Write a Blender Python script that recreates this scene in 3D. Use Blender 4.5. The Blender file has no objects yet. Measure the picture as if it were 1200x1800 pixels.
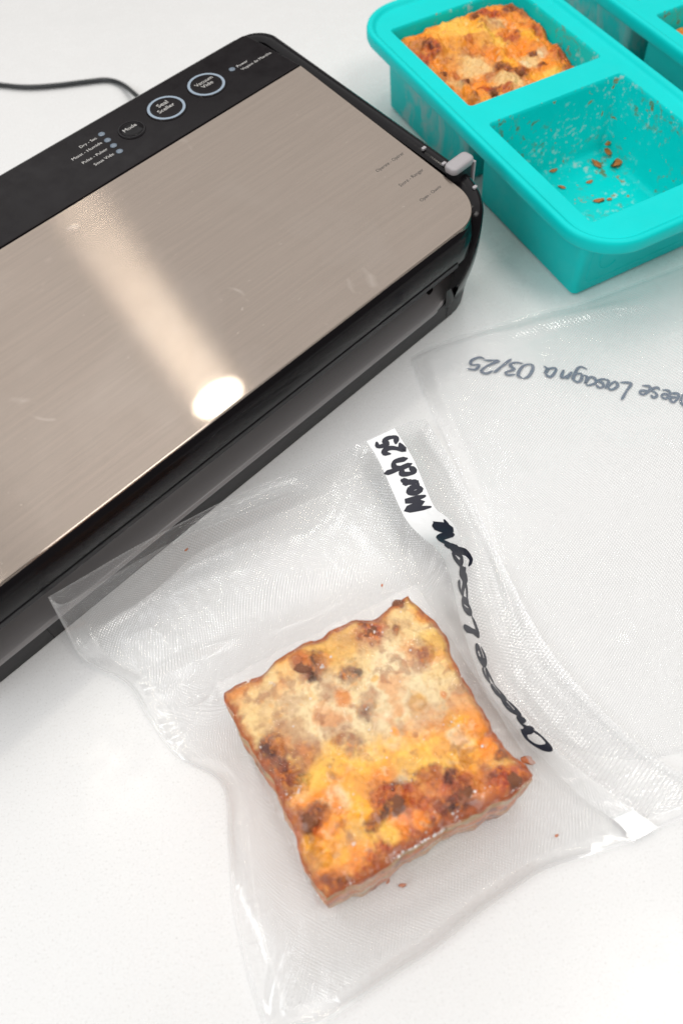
import bpy, bmesh, math, random
import numpy as np
from mathutils import Vector, Matrix

random.seed(7)
RNG = np.random.default_rng(7)
CM = 0.01
scene = bpy.context.scene
COL = scene.collection

# ------------------------------------------------------------------ camera
CAM_F, CAM_PITCH, CAM_ROLL, CAM_H = 1468.8, 59.017, -5.139, 41.05   # px (of 1200x1800), deg, deg, cm
_a, _r = math.radians(CAM_PITCH), math.radians(CAM_ROLL)
_F = np.array([0, math.cos(_a), -math.sin(_a)])
_R0 = np.array([1.0, 0, 0]); _U0 = np.cross(_R0, _F)
_R = _R0 * math.cos(_r) + _U0 * math.sin(_r)
_U = -_R0 * math.sin(_r) + _U0 * math.cos(_r)
_C = np.array([0, 0, CAM_H])
cam_data = bpy.data.cameras.new('camera')
cam = bpy.data.objects.new('camera', cam_data); COL.objects.link(cam)
M4 = Matrix.Identity(4)
for i in range(3):
    M4[i][0], M4[i][1], M4[i][2], M4[i][3] = _R[i], _U[i], -_F[i], _C[i] * CM
cam.matrix_world = M4
cam_data.sensor_fit = 'VERTICAL'; cam_data.sensor_height = 36.0
cam_data.lens = CAM_F / 1800 * 36.0
cam_data.clip_start = 0.01; cam_data.clip_end = 50
cam_data.dof.use_dof = True; cam_data.dof.focus_distance = 0.46; cam_data.dof.aperture_fstop = 6.3
scene.camera = cam

# ------------------------------------------------------------------ view and world
scene.view_settings.view_transform = 'Standard'; scene.view_settings.look = 'None'
scene.view_settings.gamma = 1.0; scene.view_settings.exposure = 0.12
scene.cycles.use_denoising = True
scene.cycles.transparent_max_bounces = 24
scene.cycles.max_bounces = 10
scene.cycles.sample_clamp_indirect = 6.0
world = bpy.data.worlds.new('World'); scene.world = world; world.use_nodes = True
bg = world.node_tree.nodes['Background']
bg.inputs['Color'].default_value = (1.0, 0.985, 0.97, 1); bg.inputs['Strength'].default_value = 0.22

def unproj(x, y, p0=None, n=None, z=0.0):
    """pixel of the photograph -> point (cm) on the plane (p0, n), default the level z"""
    d = _F * CAM_F + _R * (x - 600) - _U * (y - 900)
    if n is None: p0, n = np.array([0, 0, z]), np.array([0, 0, 1.0])
    t = ((p0 - _C) @ n) / (d @ n)
    return _C + d * t

def area_light(name, loc_cm, target_cm, size, energy, color, shape='RECTANGLE', size_y=None):
    ld = bpy.data.lights.new(name, 'AREA'); ld.shape = shape; ld.size = size
    if size_y: ld.size_y = size_y
    ld.energy = energy; ld.color = color
    o = bpy.data.objects.new(name, ld); COL.objects.link(o)
    loc = Vector(loc_cm) * CM; o.location = loc
    o.rotation_euler = (Vector(target_cm) * CM - loc).to_track_quat('-Z', 'Y').to_euler()
    return o

# sealer frame: x along its length (to the right), y = -v (v grows to the front), z up
SX, SY, SYAW = -3.881, 56.506, 40.432
H1, H2, V1, V2 = 10.088, 7.548, 5.884, 21.738
_sa = math.radians(SYAW)
def seal_w(u, v, w): return np.array([SX + u * math.cos(_sa) + v * math.sin(_sa), SY + u * math.sin(_sa) - v * math.cos(_sa), w])
def seal_l(p):
    dx, dy = p[0] - SX, p[1] - SY
    return dx * math.cos(_sa) + dy * math.sin(_sa), -(-dx * math.sin(_sa) + dy * math.cos(_sa)), p[2]
PLATE_P = seal_w(0, V1, H1)
PLATE_N = np.cross(seal_w(1, V1, H1) - PLATE_P, PLATE_P - seal_w(0, V2, H2)); PLATE_N /= np.linalg.norm(PLATE_N)
if PLATE_N[2] < 0: PLATE_N = -PLATE_N

def mirror_lamp(px, py, dist):
    p = unproj(px, py, PLATE_P, PLATE_N)
    d = p - _C; d /= np.linalg.norm(d)
    r = d - 2 * (d @ PLATE_N) * PLATE_N
    return p + r * dist, p
for (mx_, my_), pw in (((384, 700), .85), ((-95, 1010), .85)):
    lp, tp = mirror_lamp(mx_, my_, 150)
    la = area_light('ceiling_lamp', lp, tp, 0.13, pw, (1.0, 0.93, 0.80), 'ELLIPSE', 0.075)
    la.rotation_euler = (0, 0, math.radians(SYAW))
area_light('ceiling_bounce', (0, 200, 245), (0, 200, 0), 4.2, 60, (1.0, 0.988, 0.975), size_y=4.2)
area_light('window_light', (-105, -45, 125), (2, 35, 0), 0.9, 11, (0.93, 0.97, 1.0), size_y=0.8)
area_light('overhead_fill', (75, -25, 185), (0, 30, 0), 0.6, 10, (1.0, 0.97, 0.93), size_y=0.6)  # soft fill added overhead at the right front

# ------------------------------------------------------------------ helpers
def material(name, base=(0.8, 0.8, 0.8), rough=0.5, metal=0.0, **kw):
    m = bpy.data.materials.new(name); m.use_nodes = True
    b = m.node_tree.nodes['Principled BSDF']
    b.inputs['Base Color'].default_value = (*base, 1); b.inputs['Roughness'].default_value = rough
    b.inputs['Metallic'].default_value = metal
    for k, v in kw.items(): b.inputs[k.replace('_', ' ')].default_value = v
    return m
class N:
    """small node-tree writer"""
    def __init__(s, m): s.t = m.node_tree; s.b = m.node_tree.nodes.get('Principled BSDF')
    def new(s, typ, **kw):
        n = s.t.nodes.new(typ)
        for k, v in kw.items(): setattr(n, k, v)
        return n
    def put(s, inp, v):
        if hasattr(v, 'links') or isinstance(v, bpy.types.NodeSocket): s.t.links.new(v, inp)
        else: inp.default_value = v
    def noise(s, scale, detail=4, rough=.55, vec=None, dist=0.0):
        n = s.new('ShaderNodeTexNoise'); n.inputs['Scale'].default_value = scale
        n.inputs['Detail'].default_value = detail; n.inputs['Roughness'].default_value = rough; n.inputs['Distortion'].default_value = dist
        if vec is not None: s.put(n.inputs['Vector'], vec)
        return n.outputs['Fac']
    def ramp(s, fac, stops):
        n = s.new('ShaderNodeValToRGB'); e = n.color_ramp.elements
        while len(e) < len(stops): e.new(0.5)
        for el, (p, c) in zip(e, stops):
            el.position = p; el.color = (c, c, c, 1) if isinstance(c, (int, float)) else (*c, 1)
        s.put(n.inputs['Fac'], fac); return n.outputs['Color']
    def math(s, op, a, b=0.0, clamp=False):
        n = s.new('ShaderNodeMath', operation=op, use_clamp=clamp); s.put(n.inputs[0], a); s.put(n.inputs[1], b); return n.outputs[0]
    def mix(s, fac, a, b):
        n = s.new('ShaderNodeMix', data_type='RGBA'); s.put(n.inputs['Factor'], fac)
        for i, v in ((6, a), (7, b)):
            if isinstance(v, tuple): v = (*v, 1) if len(v) == 3 else v
            s.put(n.inputs[i], v)
        return n.outputs[2]
    def bump(s, h, strength, distance):
        n = s.new('ShaderNodeBump'); n.inputs['Strength'].default_value = strength; n.inputs['Distance'].default_value = distance
        s.put(n.inputs['Height'], h); return n.outputs['Normal']
    def coord(s, which='Object'): return s.new('ShaderNodeTexCoord').outputs[which]
    def mapping(s, vec, scale=(1, 1, 1), rot=(0, 0, 0)):
        n = s.new('ShaderNodeMapping'); n.inputs['Scale'].default_value = scale; n.inputs['Rotation'].default_value = rot
        s.put(n.inputs['Vector'], vec); return n.outputs['Vector']

def thing(name, label, cat, loc_cm=(0, 0, 0), yaw=0.0, group=None):
    o = bpy.data.objects.new(name, None); COL.objects.link(o); o.empty_display_size = 0.02
    o.location = Vector(loc_cm) * CM; o.rotation_euler = (0, 0, math.radians(yaw))
    tag(o, label, cat, group); return o
def tag(o, label, cat, group=None):
    o['label'] = label; o['category'] = cat
    if group: o['group'] = group
    return o
def mesh_obj(name, verts_cm, faces, mat, parent=None, smooth=True, uv=None, sharp=None, loc_cm=None):
    me = bpy.data.meshes.new(name)
    v = np.asarray(verts_cm, float)
    if loc_cm is not None: v = v - np.asarray(loc_cm)
    me.from_pydata((v * CM).tolist(), [], [tuple(int(i) for i in f) for f in faces]); me.update()
    if uv is not None:
        l = me.uv_layers.new(name='UVMap')
        idx = np.empty(len(me.loops), int); me.loops.foreach_get('vertex_index', idx)
        l.data.foreach_set('uv', np.asarray(uv, float)[idx].ravel())
    if smooth:
        me.polygons.foreach_set('use_smooth', [True] * len(me.polygons))
        if sharp: me.set_sharp_from_angle(angle=math.radians(sharp))
    if mat: me.materials.append(mat)
    o = bpy.data.objects.new(name, me); COL.objects.link(o)
    if parent: o.parent = parent
    if loc_cm is not None and parent is None: o.location = Vector(loc_cm) * CM
    return o

def rrect(u0, u1, v0, v1, r, n=8):
    """rounded rectangle outline, r = (back-right, front-right, front-left, back-left); returned as (x, y=-v)"""
    if not hasattr(r, '__len__'): r = (r,) * 4
    pts = []
    for (cx, cv, sx, sv, rr, a0) in ((u1, v0, -1, 1, r[0], 90), (u1, v1, -1, -1, r[1], 0), (u0, v1, 1, -1, r[2], -90), (u0, v0, 1, 1, r[3], -180)):
        for k in range(n + 1):
            a = math.radians(a0 - 90 * k / n)
            pts.append((cx + sx * rr + rr * math.cos(a), -(cv + sv * rr) + rr * math.sin(a)))
    return np.array(pts)
def loft(rings, cap0=False, cap1=False, closed=True):
    """rings: list of (n,3) arrays"""
    n = len(rings[0]); V = np.vstack(rings); F = []
    m = n if closed else n - 1
    for i in range(len(rings) - 1):
        for k in range(m):
            a, b = i * n + k, i * n + (k + 1) % n
            F.append((a, b, b + n, a + n))
    if cap0: F.append(tuple(range(n)))
    if cap1: F.append(tuple(reversed(range((len(rings) - 1) * n, len(rings) * n))))
    return V, F
def fix_normals(o):
    bm = bmesh.new(); bm.from_mesh(o.data); bmesh.ops.recalc_face_normals(bm, faces=bm.faces); bm.to_mesh(o.data); bm.free()
    return o
def ring(o2, z):
    z = z(o2[:, 0], -o2[:, 1]) if callable(z) else np.full(len(o2), z)
    return np.column_stack([o2, z])
def catmull(P, n):
    """resample a polyline as a smooth curve with n points, evenly by arc length"""
    P = np.asarray(P, float); Q = np.vstack([2 * P[0] - P[1], P, 2 * P[-1] - P[-2]]); out = []
    for i in range(1, len(Q) - 2):
        p0, p1, p2, p3 = Q[i - 1:i + 3]
        t = np.linspace(0, 1, 24, endpoint=False)[:, None]
        out.append(.5 * ((2 * p1) + (-p0 + p2) * t + (2 * p0 - 5 * p1 + 4 * p2 - p3) * t ** 2 + (-p0 + 3 * p1 - 3 * p2 + p3) * t ** 3))
    out = np.vstack(out + [P[-1:]]); d = np.r_[0, np.cumsum(np.linalg.norm(np.diff(out, axis=0), axis=1))]
    s = np.linspace(0, d[-1], n)
    return np.column_stack([np.interp(s, d, out[:, k]) for k in range(out.shape[1])])
def tube(path, rad, n=10, cap=True):
    path = np.asarray(path, float); rings = []
    rad = np.broadcast_to(rad, len(path))
    T = np.gradient(path, axis=0); T /= np.linalg.norm(T, axis=1)[:, None]
    for p, t, r in zip(path, T, rad):
        a = np.cross(t, [0, 0, 1.0]); a = a / np.linalg.norm(a) if np.linalg.norm(a) > 1e-4 else np.array([1.0, 0, 0]); b = np.cross(t, a)
        th = np.linspace(0, 2 * np.pi, n, endpoint=False)[:, None]
        rings.append(p + r * (np.cos(th) * a + np.sin(th) * b))
    return loft(rings, cap, cap)
def vnoise(x, y, seed, scale=1.0, octaves=4, gain=.5):
    """value noise in numpy, about -1..1"""
    tot = np.zeros_like(x, float); amp = 1.0; norm = 0
    for o in range(octaves):
        r = np.random.default_rng(seed * 101 + o); tab = r.uniform(-1, 1, (64, 64))
        xs, ys = x * scale * 2 ** o + 13.7 * o, y * scale * 2 ** o + 7.1 * o
        xi, yi = np.floor(xs).astype(int), np.floor(ys).astype(int); fx, fy = xs - xi, ys - yi
        fx, fy = fx * fx * (3 - 2 * fx), fy * fy * (3 - 2 * fy)
        g = lambda a, b: tab[a % 64, b % 64]
        tot += amp * ((g(xi, yi) * (1 - fx) + g(xi + 1, yi) * fx) * (1 - fy) + (g(xi, yi + 1) * (1 - fx) + g(xi + 1, yi + 1) * fx) * fy)
        norm += amp; amp *= gain
    return tot / norm
def sstep(a, b, x):
    t = np.clip((x - a) / (b - a), 0, 1); return t * t * (3 - 2 * t)

# ------------------------------------------------------------------ the counter
m_counter = material('white_quartz', (0.80, 0.79, 0.785), 0.32)
n = N(m_counter); oc = n.coord()
sp = n.ramp(n.noise(900, 3, .7, oc), [(0.30, (0.64, 0.63, 0.615)), (0.42, (0.80, 0.793, 0.785)), (0.75, (0.83, 0.825, 0.82))])
cl = n.ramp(n.noise(9, 5, .6, oc), [(0.3, 0.975), (0.7, 1.0)])
mm = n.new('ShaderNodeMix', data_type='RGBA', blend_type='MULTIPLY'); mm.inputs['Factor'].default_value = 1
n.put(mm.inputs[6], sp); n.put(mm.inputs[7], cl); n.put(n.b.inputs['Base Color'], mm.outputs[2])
n.put(n.b.inputs['Roughness'], n.ramp(n.noise(60, 4, .6, oc), [(0.3, 0.20), (0.7, 0.32)]))
o2 = rrect(-130, 130, -175, 60, 1.0, 4)
V, F = loft([ring(o2, -3.0), ring(o2, -0.2), ring(rrect(-129.8, 129.8, -174.8, 59.8, 1.0, 4), 0.0)], True, True)
counter = fix_normals(mesh_obj('countertop', V, F, m_counter, smooth=False)); counter['kind'] = 'structure'
counter['label'] = 'white speckled quartz countertop under everything'

# ------------------------------------------------------------------ the vacuum sealer
m_gloss = material('black_gloss_plastic', (0.006, 0.005, 0.006), 0.12, Specular_IOR_Level=0.16)
n = N(m_gloss); n.put(n.b.inputs['Roughness'], n.ramp(n.noise(90, 5, .65, n.coord()), [(0.35, 0.09), (0.7, 0.22)]))
m_panel = material('black_panel_plastic', (0.009, 0.007, 0.008), 0.14, Specular_IOR_Level=0.12)
n = N(m_panel); n.put(n.b.inputs['Roughness'], n.ramp(n.noise(70, 5, .65, n.coord()), [(0.35, 0.12), (0.7, 0.26)]))
m_matte = material('charcoal_plastic', (0.020, 0.019, 0.021), 0.42, Specular_IOR_Level=0.3)
m_ledge = material('grey_plastic', (0.27, 0.258, 0.262), 0.3)
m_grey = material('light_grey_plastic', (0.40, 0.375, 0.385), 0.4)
m_ink = material('grey_ink', (0.045, 0.042, 0.04), 0.6)
m_print = material('white_print', (0.62, 0.60, 0.58), 0.6)
m_ring = material('pale_blue_ring', (0.30, 0.37, 0.45), 0.35)
m_led = material('indicator_lens', (0.16, 0.20, 0.25), 0.2)
m_cord = material('black_cord_rubber', (0.02, 0.022, 0.024), 0.4)

m_steel = material('brushed_steel', (0.60, 0.545, 0.50), 0.3, 1.0)
n = N(m_steel); uvc = n.coord('UV')
br = n.noise(1, 6, .65, n.mapping(uvc, (14, 420, 1)))
br2 = n.noise(1, 3, .6, n.mapping(uvc, (60, 1500, 1)))
smud = n.noise(0.16, 6, .62, n.mapping(uvc, (90, 90, 1)), 0.6)
col = n.mix(n.ramp(br, [(0.3, 0.0), (0.7, 1.0)]), (0.262, 0.219, 0.188), (0.292, 0.244, 0.210))
sc_n = n.noise(5.0, 3, .5, n.mapping(uvc, (1, 1, 1), (0, 0, .6)), .4)
line = n.ramp(n.math('ABSOLUTE', n.math('SUBTRACT', sc_n, .5)), [(0.0, 1.0), (0.004, 0.0)])
scr = n.math('MULTIPLY', line, n.ramp(n.noise(38, 3, .6, uvc), [(0.56, 0.0), (0.64, 0.4)]))
spk = n.ramp(n.noise(260, 2, .6, uvc), [(0.72, 0.0), (0.76, 0.45)])
steel_mix = n.mix(n.math('MAXIMUM', scr, spk), col, (0.46, 0.41, 0.37))
n.put(n.b.inputs['Base Color'], n.mix(n.ramp(smud, [(0.52, 0.0), (0.72, 0.35)]), steel_mix, (0.34, 0.295, 0.262)))
n.put(n.b.inputs['Normal'], n.bump(n.math('ADD', br, br2), 0.025, 0.0003))
tg = n.new('ShaderNodeTangent', direction_type='UV_MAP'); tg.uv_map = 'UVMap'
steel_col = n.b.inputs['Base Color'].links[0].from_socket; steel_nrm = n.b.inputs['Normal'].links[0].from_socket
n.t.nodes.remove(n.b)
ga = n.new('ShaderNodeBsdfAnisotropic'); ga.distribution = 'GGX'
n.put(ga.inputs['Color'], steel_col); n.put(ga.inputs['Roughness'], n.ramp(smud, [(0.35, 0.20), (0.75, 0.225)])); ga.inputs['Anisotropy'].default_value = 0.78
n.put(ga.inputs['Normal'], steel_nrm); n.put(ga.inputs['Tangent'], tg.outputs[0])
gl = n.new('ShaderNodeBsdfAnisotropic'); gl.inputs['Roughness'].default_value = 0.04; gl.inputs['Color'].default_value = (0.60, 0.52, 0.45, 1)
mx = n.new('ShaderNodeMixShader'); mx.inputs[0].default_value = 0.08
n.t.links.new(ga.outputs[0], mx.inputs[1]); n.t.links.new(gl.outputs[0], mx.inputs[2])
n.t.links.new(mx.outputs[0], n.t.nodes['Material Output'].inputs['Surface'])

sealer = thing('vacuum_sealer', 'black countertop vacuum sealer with brushed steel lid plate and control buttons', 'vacuum sealer', (SX, SY, 0), SYAW)
UL = -42.0
def ztop(u, v): return np.where(v < V1, H1, H1 + (H2 - H1) * (v - V1) / (V2 - V1))
R4 = lambda f, b: (b, f, f, b)
# base: a low black body with a slanted front
BASE_H, BASE_V = 1.75, 21.42
outs = [(-.2, 0.0), (-.14, 0.1), (-.06, BASE_H - .12), (-.05, BASE_H - .03), (-.14, BASE_H)]
rings_ = [ring(rrect(UL - .6 - i, 1.35 + i, 0.2 - i, BASE_V + i, R4(3.3, 1.6)), z) for i, z in outs]
rings_.append(ring(rrect(UL + .4, .35, 1.0, BASE_V - .9, R4(3.4, 1.2)), BASE_H - .02))
V, F = loft(rings_, True, True)
base = fix_normals(mesh_obj('base', V, F, m_matte, sealer, sharp=40))
for us in (-2.55, -33.8):   # seams of the base front
    V, F = loft([np.array([(us - .03, -BASE_V + .6, z), (us + .03, -BASE_V + .6, z), (us + .03, -BASE_V - (-.05 - (1 - z / BASE_H) * .1) - .012, z), (us - .03, -BASE_V - (-.05 - (1 - z / BASE_H) * .1) - .012, z)]) for z in (0.12, BASE_H - .14)], True, True)
    fix_normals(mesh_obj('seam', V, F, m_gloss, base, False))
# ledge where the bag mouth goes in: concave, rising to the back, ends curling up
rows = []
prof = [(BASE_V - .05, BASE_H - .25), (BASE_V - .03, BASE_H + .02), (BASE_V - .12, BASE_H + .10), (BASE_V - .5, BASE_H + .06), (BASE_V - 1.1, BASE_H + .2), (BASE_V - 1.7, BASE_H + .6), (BASE_V - 2.3, BASE_H + 1.4), (BASE_V - 2.6, BASE_H + 3.0)]
us = np.r_[np.linspace(UL + 3.5, -4.5, 30), np.linspace(-4.1, -0.9, 14)]
for u in us:
    k = sstep(-4.6, -0.7, np.array(u)); rows.append(np.array([(u, -(v - 2.0 * (1 - math.sqrt(max(0, 1 - float(k) ** 2 * .55)))), z + 1.7 * float(k) ** 2) for v, z in prof]))
V, F = loft(rows, closed=False)
fix_normals(mesh_obj('bag_ledge', V, F, m_ledge, sealer, sharp=60))
mesh_obj('vacuum_port', *loft([ring(rrect(-3.3, -2.85, BASE_V - 1.5, BASE_V - 1.1, .1, 3), z) for z in (BASE_H + .1, BASE_H + .62)], True, True), m_gloss, sealer, False)
# right end cheek following the outline
full = rrect(UL - .6, 1.5, 0.25, 22.25, R4(3.9, 1.6), 14)
foot = rrect(UL - .6, 1.33, 0.25, BASE_V - .04, R4(3.3, 1.6), 14)
inner = rrect(UL + .1, 0.5, 0.95, 21.5, R4(3.5, 1.1), 14)
nn = 15
def cheek(sel):
    o_, f_, i_ = full[sel], foot[sel], inner[sel]
    k = sstep(-3.4, 0.2, o_[:, 0]); front = (-o_[:, 1] > 17.0)
    hi = ztop(o_[:, 0], -o_[:, 1]) - .16; lo = np.full(len(o_), BASE_H - .3)
    top = np.where(front, BASE_H + .4 + (hi - BASE_H - .4) * k, hi)
    def at(w, z):   # lean: foot outline low, full outline at the top
        q = np.clip((z - BASE_H) / 4.5, 0, 1)[:, None]; q = q * (2 - q); out = f_ * (1 - q) + o_ * q
        return np.column_stack([out * (1 - w) + i_ * w, z])
    rows_ = [at(0, lo + (top - .3 - lo) * f) for f in np.linspace(0, 1, 9)]
    rows_ += [at(.07, top - .1), at(.25, top), at(.7, top), at(1, top - .15), at(1, lo)]
    V, F = loft(rows_, closed=False)
    return fix_normals(mesh_obj('end_cheek', V, F, m_gloss, sealer, sharp=60))
cheek(np.arange(0, 2 * nn))
# lid shell
rings_ = []
LB = 5.35
for ins, dz in ((.9, None), (.25, None), (.1, None), (0.0, None), (0.02, .95), (.16, .38), (.38, .12), (.58, .03), (.66, .10), (.8, .22)):
    oo = rrect(UL + ins, 0.42 - ins, 0.0 + ins, 22.12 - ins * .8, (1.0, 3.2, 3.2, 1.0), 12)
    if dz is None: z = {.9: LB + .5, .25: LB, .1: LB + .03, 0.0: LB + .18}[ins]
    else: z = (lambda dz: (lambda u, v: ztop(u, v) - dz))(dz)
    rings_.append(ring(oo, z))
V, F = loft(rings_, True, True)
lid = fix_normals(mesh_obj('lid', V, F, m_gloss, sealer, sharp=50))
# lower strip under the lid front
V, F = loft([ring(rrect(UL + .5, -2.9, 20, 22.15, .05, 2), z) for z in (LB - .02, LB + .3)], True, True)
mesh_obj('lid_strip', V, F, m_matte, sealer, False)
def slab(name, u0, u1, v0, v1, r, th, mat, bev=.07, parent=sealer, lift=0.0):
    rs = []
    for ins, dz in ((0, -th), (0, -bev), (bev * .3, -bev * .3), (bev, 0)):
        oo = rrect(u0 + ins, u1 - ins, v0 + ins, v1 - ins, tuple(max(.02, x - ins) for x in r), 14)
        f_ = (lambda u, v: (H1 if name == 'control_panel' else H1 + (H2 - H1) * (v - V1) / (V2 - V1)) + dz + lift + 0 * u)
        rs.append(ring(oo, f_))
    V, F = loft(rs, True, True)
    return fix_normals(mesh_obj(name, V, F, mat, parent, sharp=35, uv=V[:, :2] * .01))
plate = slab('steel_plate', UL + .6, 0.0, V1 + .05, V2, (.05, 2.3, 2.3, .05), .3, m_steel, lift=0.02)
panel = slab('control_panel', UL + .6, 0.0, .55, V1 - .05, (.35, .05, .05, .35), .3, m_panel, lift=0.0)

def text_mesh(body, u0, u1, v, zf, mat, parent, name='lettering', th=.004):
    cu = bpy.data.curves.new(name, 'FONT'); cu.body = body; cu.size = 1; cu.resolution_u = 3
    t = bpy.data.objects.new(name, cu); COL.objects.link(t)
    dg = bpy.context.evaluated_depsgraph_get(); me = bpy.data.meshes.new_from_object(t.evaluated_get(dg))
    bpy.data.objects.remove(t); bpy.data.curves.remove(cu)
    co = np.array([v_.co[:] for v_ in me.vertices]); s = (u1 - u0) / (co[:, 0].max() - co[:, 0].min())
    x = u0 + (co[:, 0] - co[:, 0].min()) * s; y = -v + co[:, 1] * s; z = zf(x, -y) + th
    me.vertices.foreach_set('co', (np.column_stack([x, y, z]) * CM).ravel()); me.materials.clear(); me.materials.append(mat); me.name = name
    o = bpy.data.objects.new(name, me); COL.objects.link(o); o.parent = parent; return o
zpan = lambda u, v: np.full(np.shape(u), H1)
zpla = lambda u, v: H1 + (H2 - H1) * (v - V1) / (V2 - V1) + .02
def on_panel(x, y): return seal_l(unproj(x, y, z=H1))
def on_plate(x, y): return seal_l(unproj(x, y, PLATE_P, PLATE_N))
for body, a, b in (('Dry - Sec', (142, 260), (172, 244)), ('Moist - Humide', (129, 282), (181, 252)), ('Pulse - Pulser', (147, 288), (191, 263)),
                   ('Sous Vide', (168, 291), (202, 272)), ('Power', (418, 118), (437, 108)), ('Voyant de Marche', (426, 123), (478, 94))):
    p, q = on_panel(*a), on_panel(*b); text_mesh(body, p[0], q[0], (p[1] + q[1]) / 2, zpan, m_print, panel)
for body, a, b in (('Operate - Opérer', (662, 302), (712, 272)), ('Store - Ranger', (703, 328), (746, 301)), ('Open - Ouvrir', (739, 354), (778, 330))):
    p, q = on_plate(*a), on_plate(*b); text_mesh(body, p[0], q[0], (p[1] + q[1]) / 2, zpla, m_ink, plate)
def disc(cu, cv, prof, mat, name, parent, n=40, cap1=True):
    th = np.linspace(0, 2 * np.pi, n, endpoint=False); c = np.column_stack([np.cos(th), np.sin(th)])
    V, F = loft([np.column_stack([cu + c[:, 0] * r, -cv + c[:, 1] * r, np.full(n, z)]) for r, z in prof], True, cap1)
    return fix_normals(mesh_obj(name, V, F, mat, parent, sharp=40))
for (x, y), r, words in (((363, 150), 1.27, (('Vacuum', (345, 155), (377, 140)), ('Vide', (358, 158), (377, 148)))),
                         ((293, 191), 1.27, (('Seal', (280, 192), (298, 183)), ('Sceller', (281, 202), (310, 187)))),
                         ((232, 229), .86, (('Mode', (220, 235), (243, 223)),))):
    u, v, _ = on_panel(x, y)
    bt = disc(u, v, ((r - .02, H1 - .1), (r, H1 + .02), (r - .08, H1 + .07), (r - .3, H1 + .075), (r - .4, H1 + .05)), m_panel, 'button', panel)
    if r > 1:
        disc(u, v, ((r - .26, H1 + .05), (r - .245, H1 + .083), (r - .08, H1 + .083), (r - .07, H1 + .05)), m_ring, 'light_ring', bt)
        disc(u, v, ((r - .28, H1 + .05), (r - .27, H1 + .095), (r - .34, H1 + .102)), m_panel, 'button_face', bt)
    else:
        disc(u, v, ((r - .10, H1 + .05), (r - .09, H1 + .082), (r - .05, H1 + .082), (r - .04, H1 + .05)), m_matte, 'button_rim', bt)
        disc(u, v, ((r - .14, H1 + .05), (r - .2, H1 + .095), (r - .4, H1 + .10)), m_gloss, 'button_face', bt)
    for body, a, b in words:
        p, q = on_panel(*a), on_panel(*b); text_mesh(body, p[0], q[0], (p[1] + q[1]) / 2, lambda u_, v_: np.full(np.shape(u_), H1 + .104), m_print, bt)
for x, y in ((179, 236), (189.5, 246.5), (200, 256), (210.5, 266), (408, 122)):
    u, v, _ = on_panel(x, y); disc(u, v, ((.21, H1 - .05), (.21, H1 + .02), (.15, H1 + .06), (.07, H1 + .075)), m_led, 'indicator_light', panel, 20)
# latch lever on the right end
lv = seal_l(unproj(806, 283, z=8.6))
lu, lvv = lv[0], lv[1]
V, F = loft([ring(rrect(lu - .75, lu + .95, lvv - .42, lvv + .42, (.3, .3, .3, .3), 5), z) for z in (2.2, 7.2, 8.35)], True, True)
lever = fix_normals(mesh_obj('latch_lever', V, F, m_matte, sealer, sharp=50))
V, F = loft([ring(rrect(lu - .9 + i, lu + 1.0 - i, lvv - .48 + i, lvv + .48 - i, (max(.05, .35 - i),) * 4, 6), z) for i, z in ((.02, 8.2), (0, 8.3), (0, 8.52), (.06, 8.6), (.2, 8.63))], True, True)
fix_normals(mesh_obj('lever_cap', V, F, m_grey, lever, sharp=50))
V, F = loft([ring(rrect(lu + .9, lu + 1.08, lvv - .5, lvv + .5, .06, 3), z) for z in (2.0, 8.25)], True, True)
fix_normals(mesh_obj('lever_edge', V, F, m_grey, lever, sharp=50))
for vv in (lvv - 2.6, lvv - .95, lvv + 1.55):  # pale pieces put in for glints along the end cheek
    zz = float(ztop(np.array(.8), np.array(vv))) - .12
    fix_normals(mesh_obj('glint_piece', *loft([ring(rrect(.68, .98, vv - .1, vv + .1, .05, 3), z) for z in (zz - .1, zz + .02)], True, True), m_grey, sealer, False))
# power cord
cp = [unproj(x, y, z=z) for x, y, z in ((268, 190, 1.6), (240, 168, 1.1), (222, 153, .5), (205, 144, .28), (185, 140.5, .26), (150, 144, .26), (100, 150, .26), (50, 153, .26), (0, 149, .26), (-80, 138, .26), (-200, 150, .26))]
cp = np.array([(*seal_l(p)[:2], p[2]) for p in cp]); cp[:, 1] *= -1
cp = np.vstack([[(cp[0, 0] + .5, -0.1, 2.2)], cp])
V, F = tube(catmull(cp, 120), .195)
fix_normals(mesh_obj('power_cord', V, F, m_cord, sealer))

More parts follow.
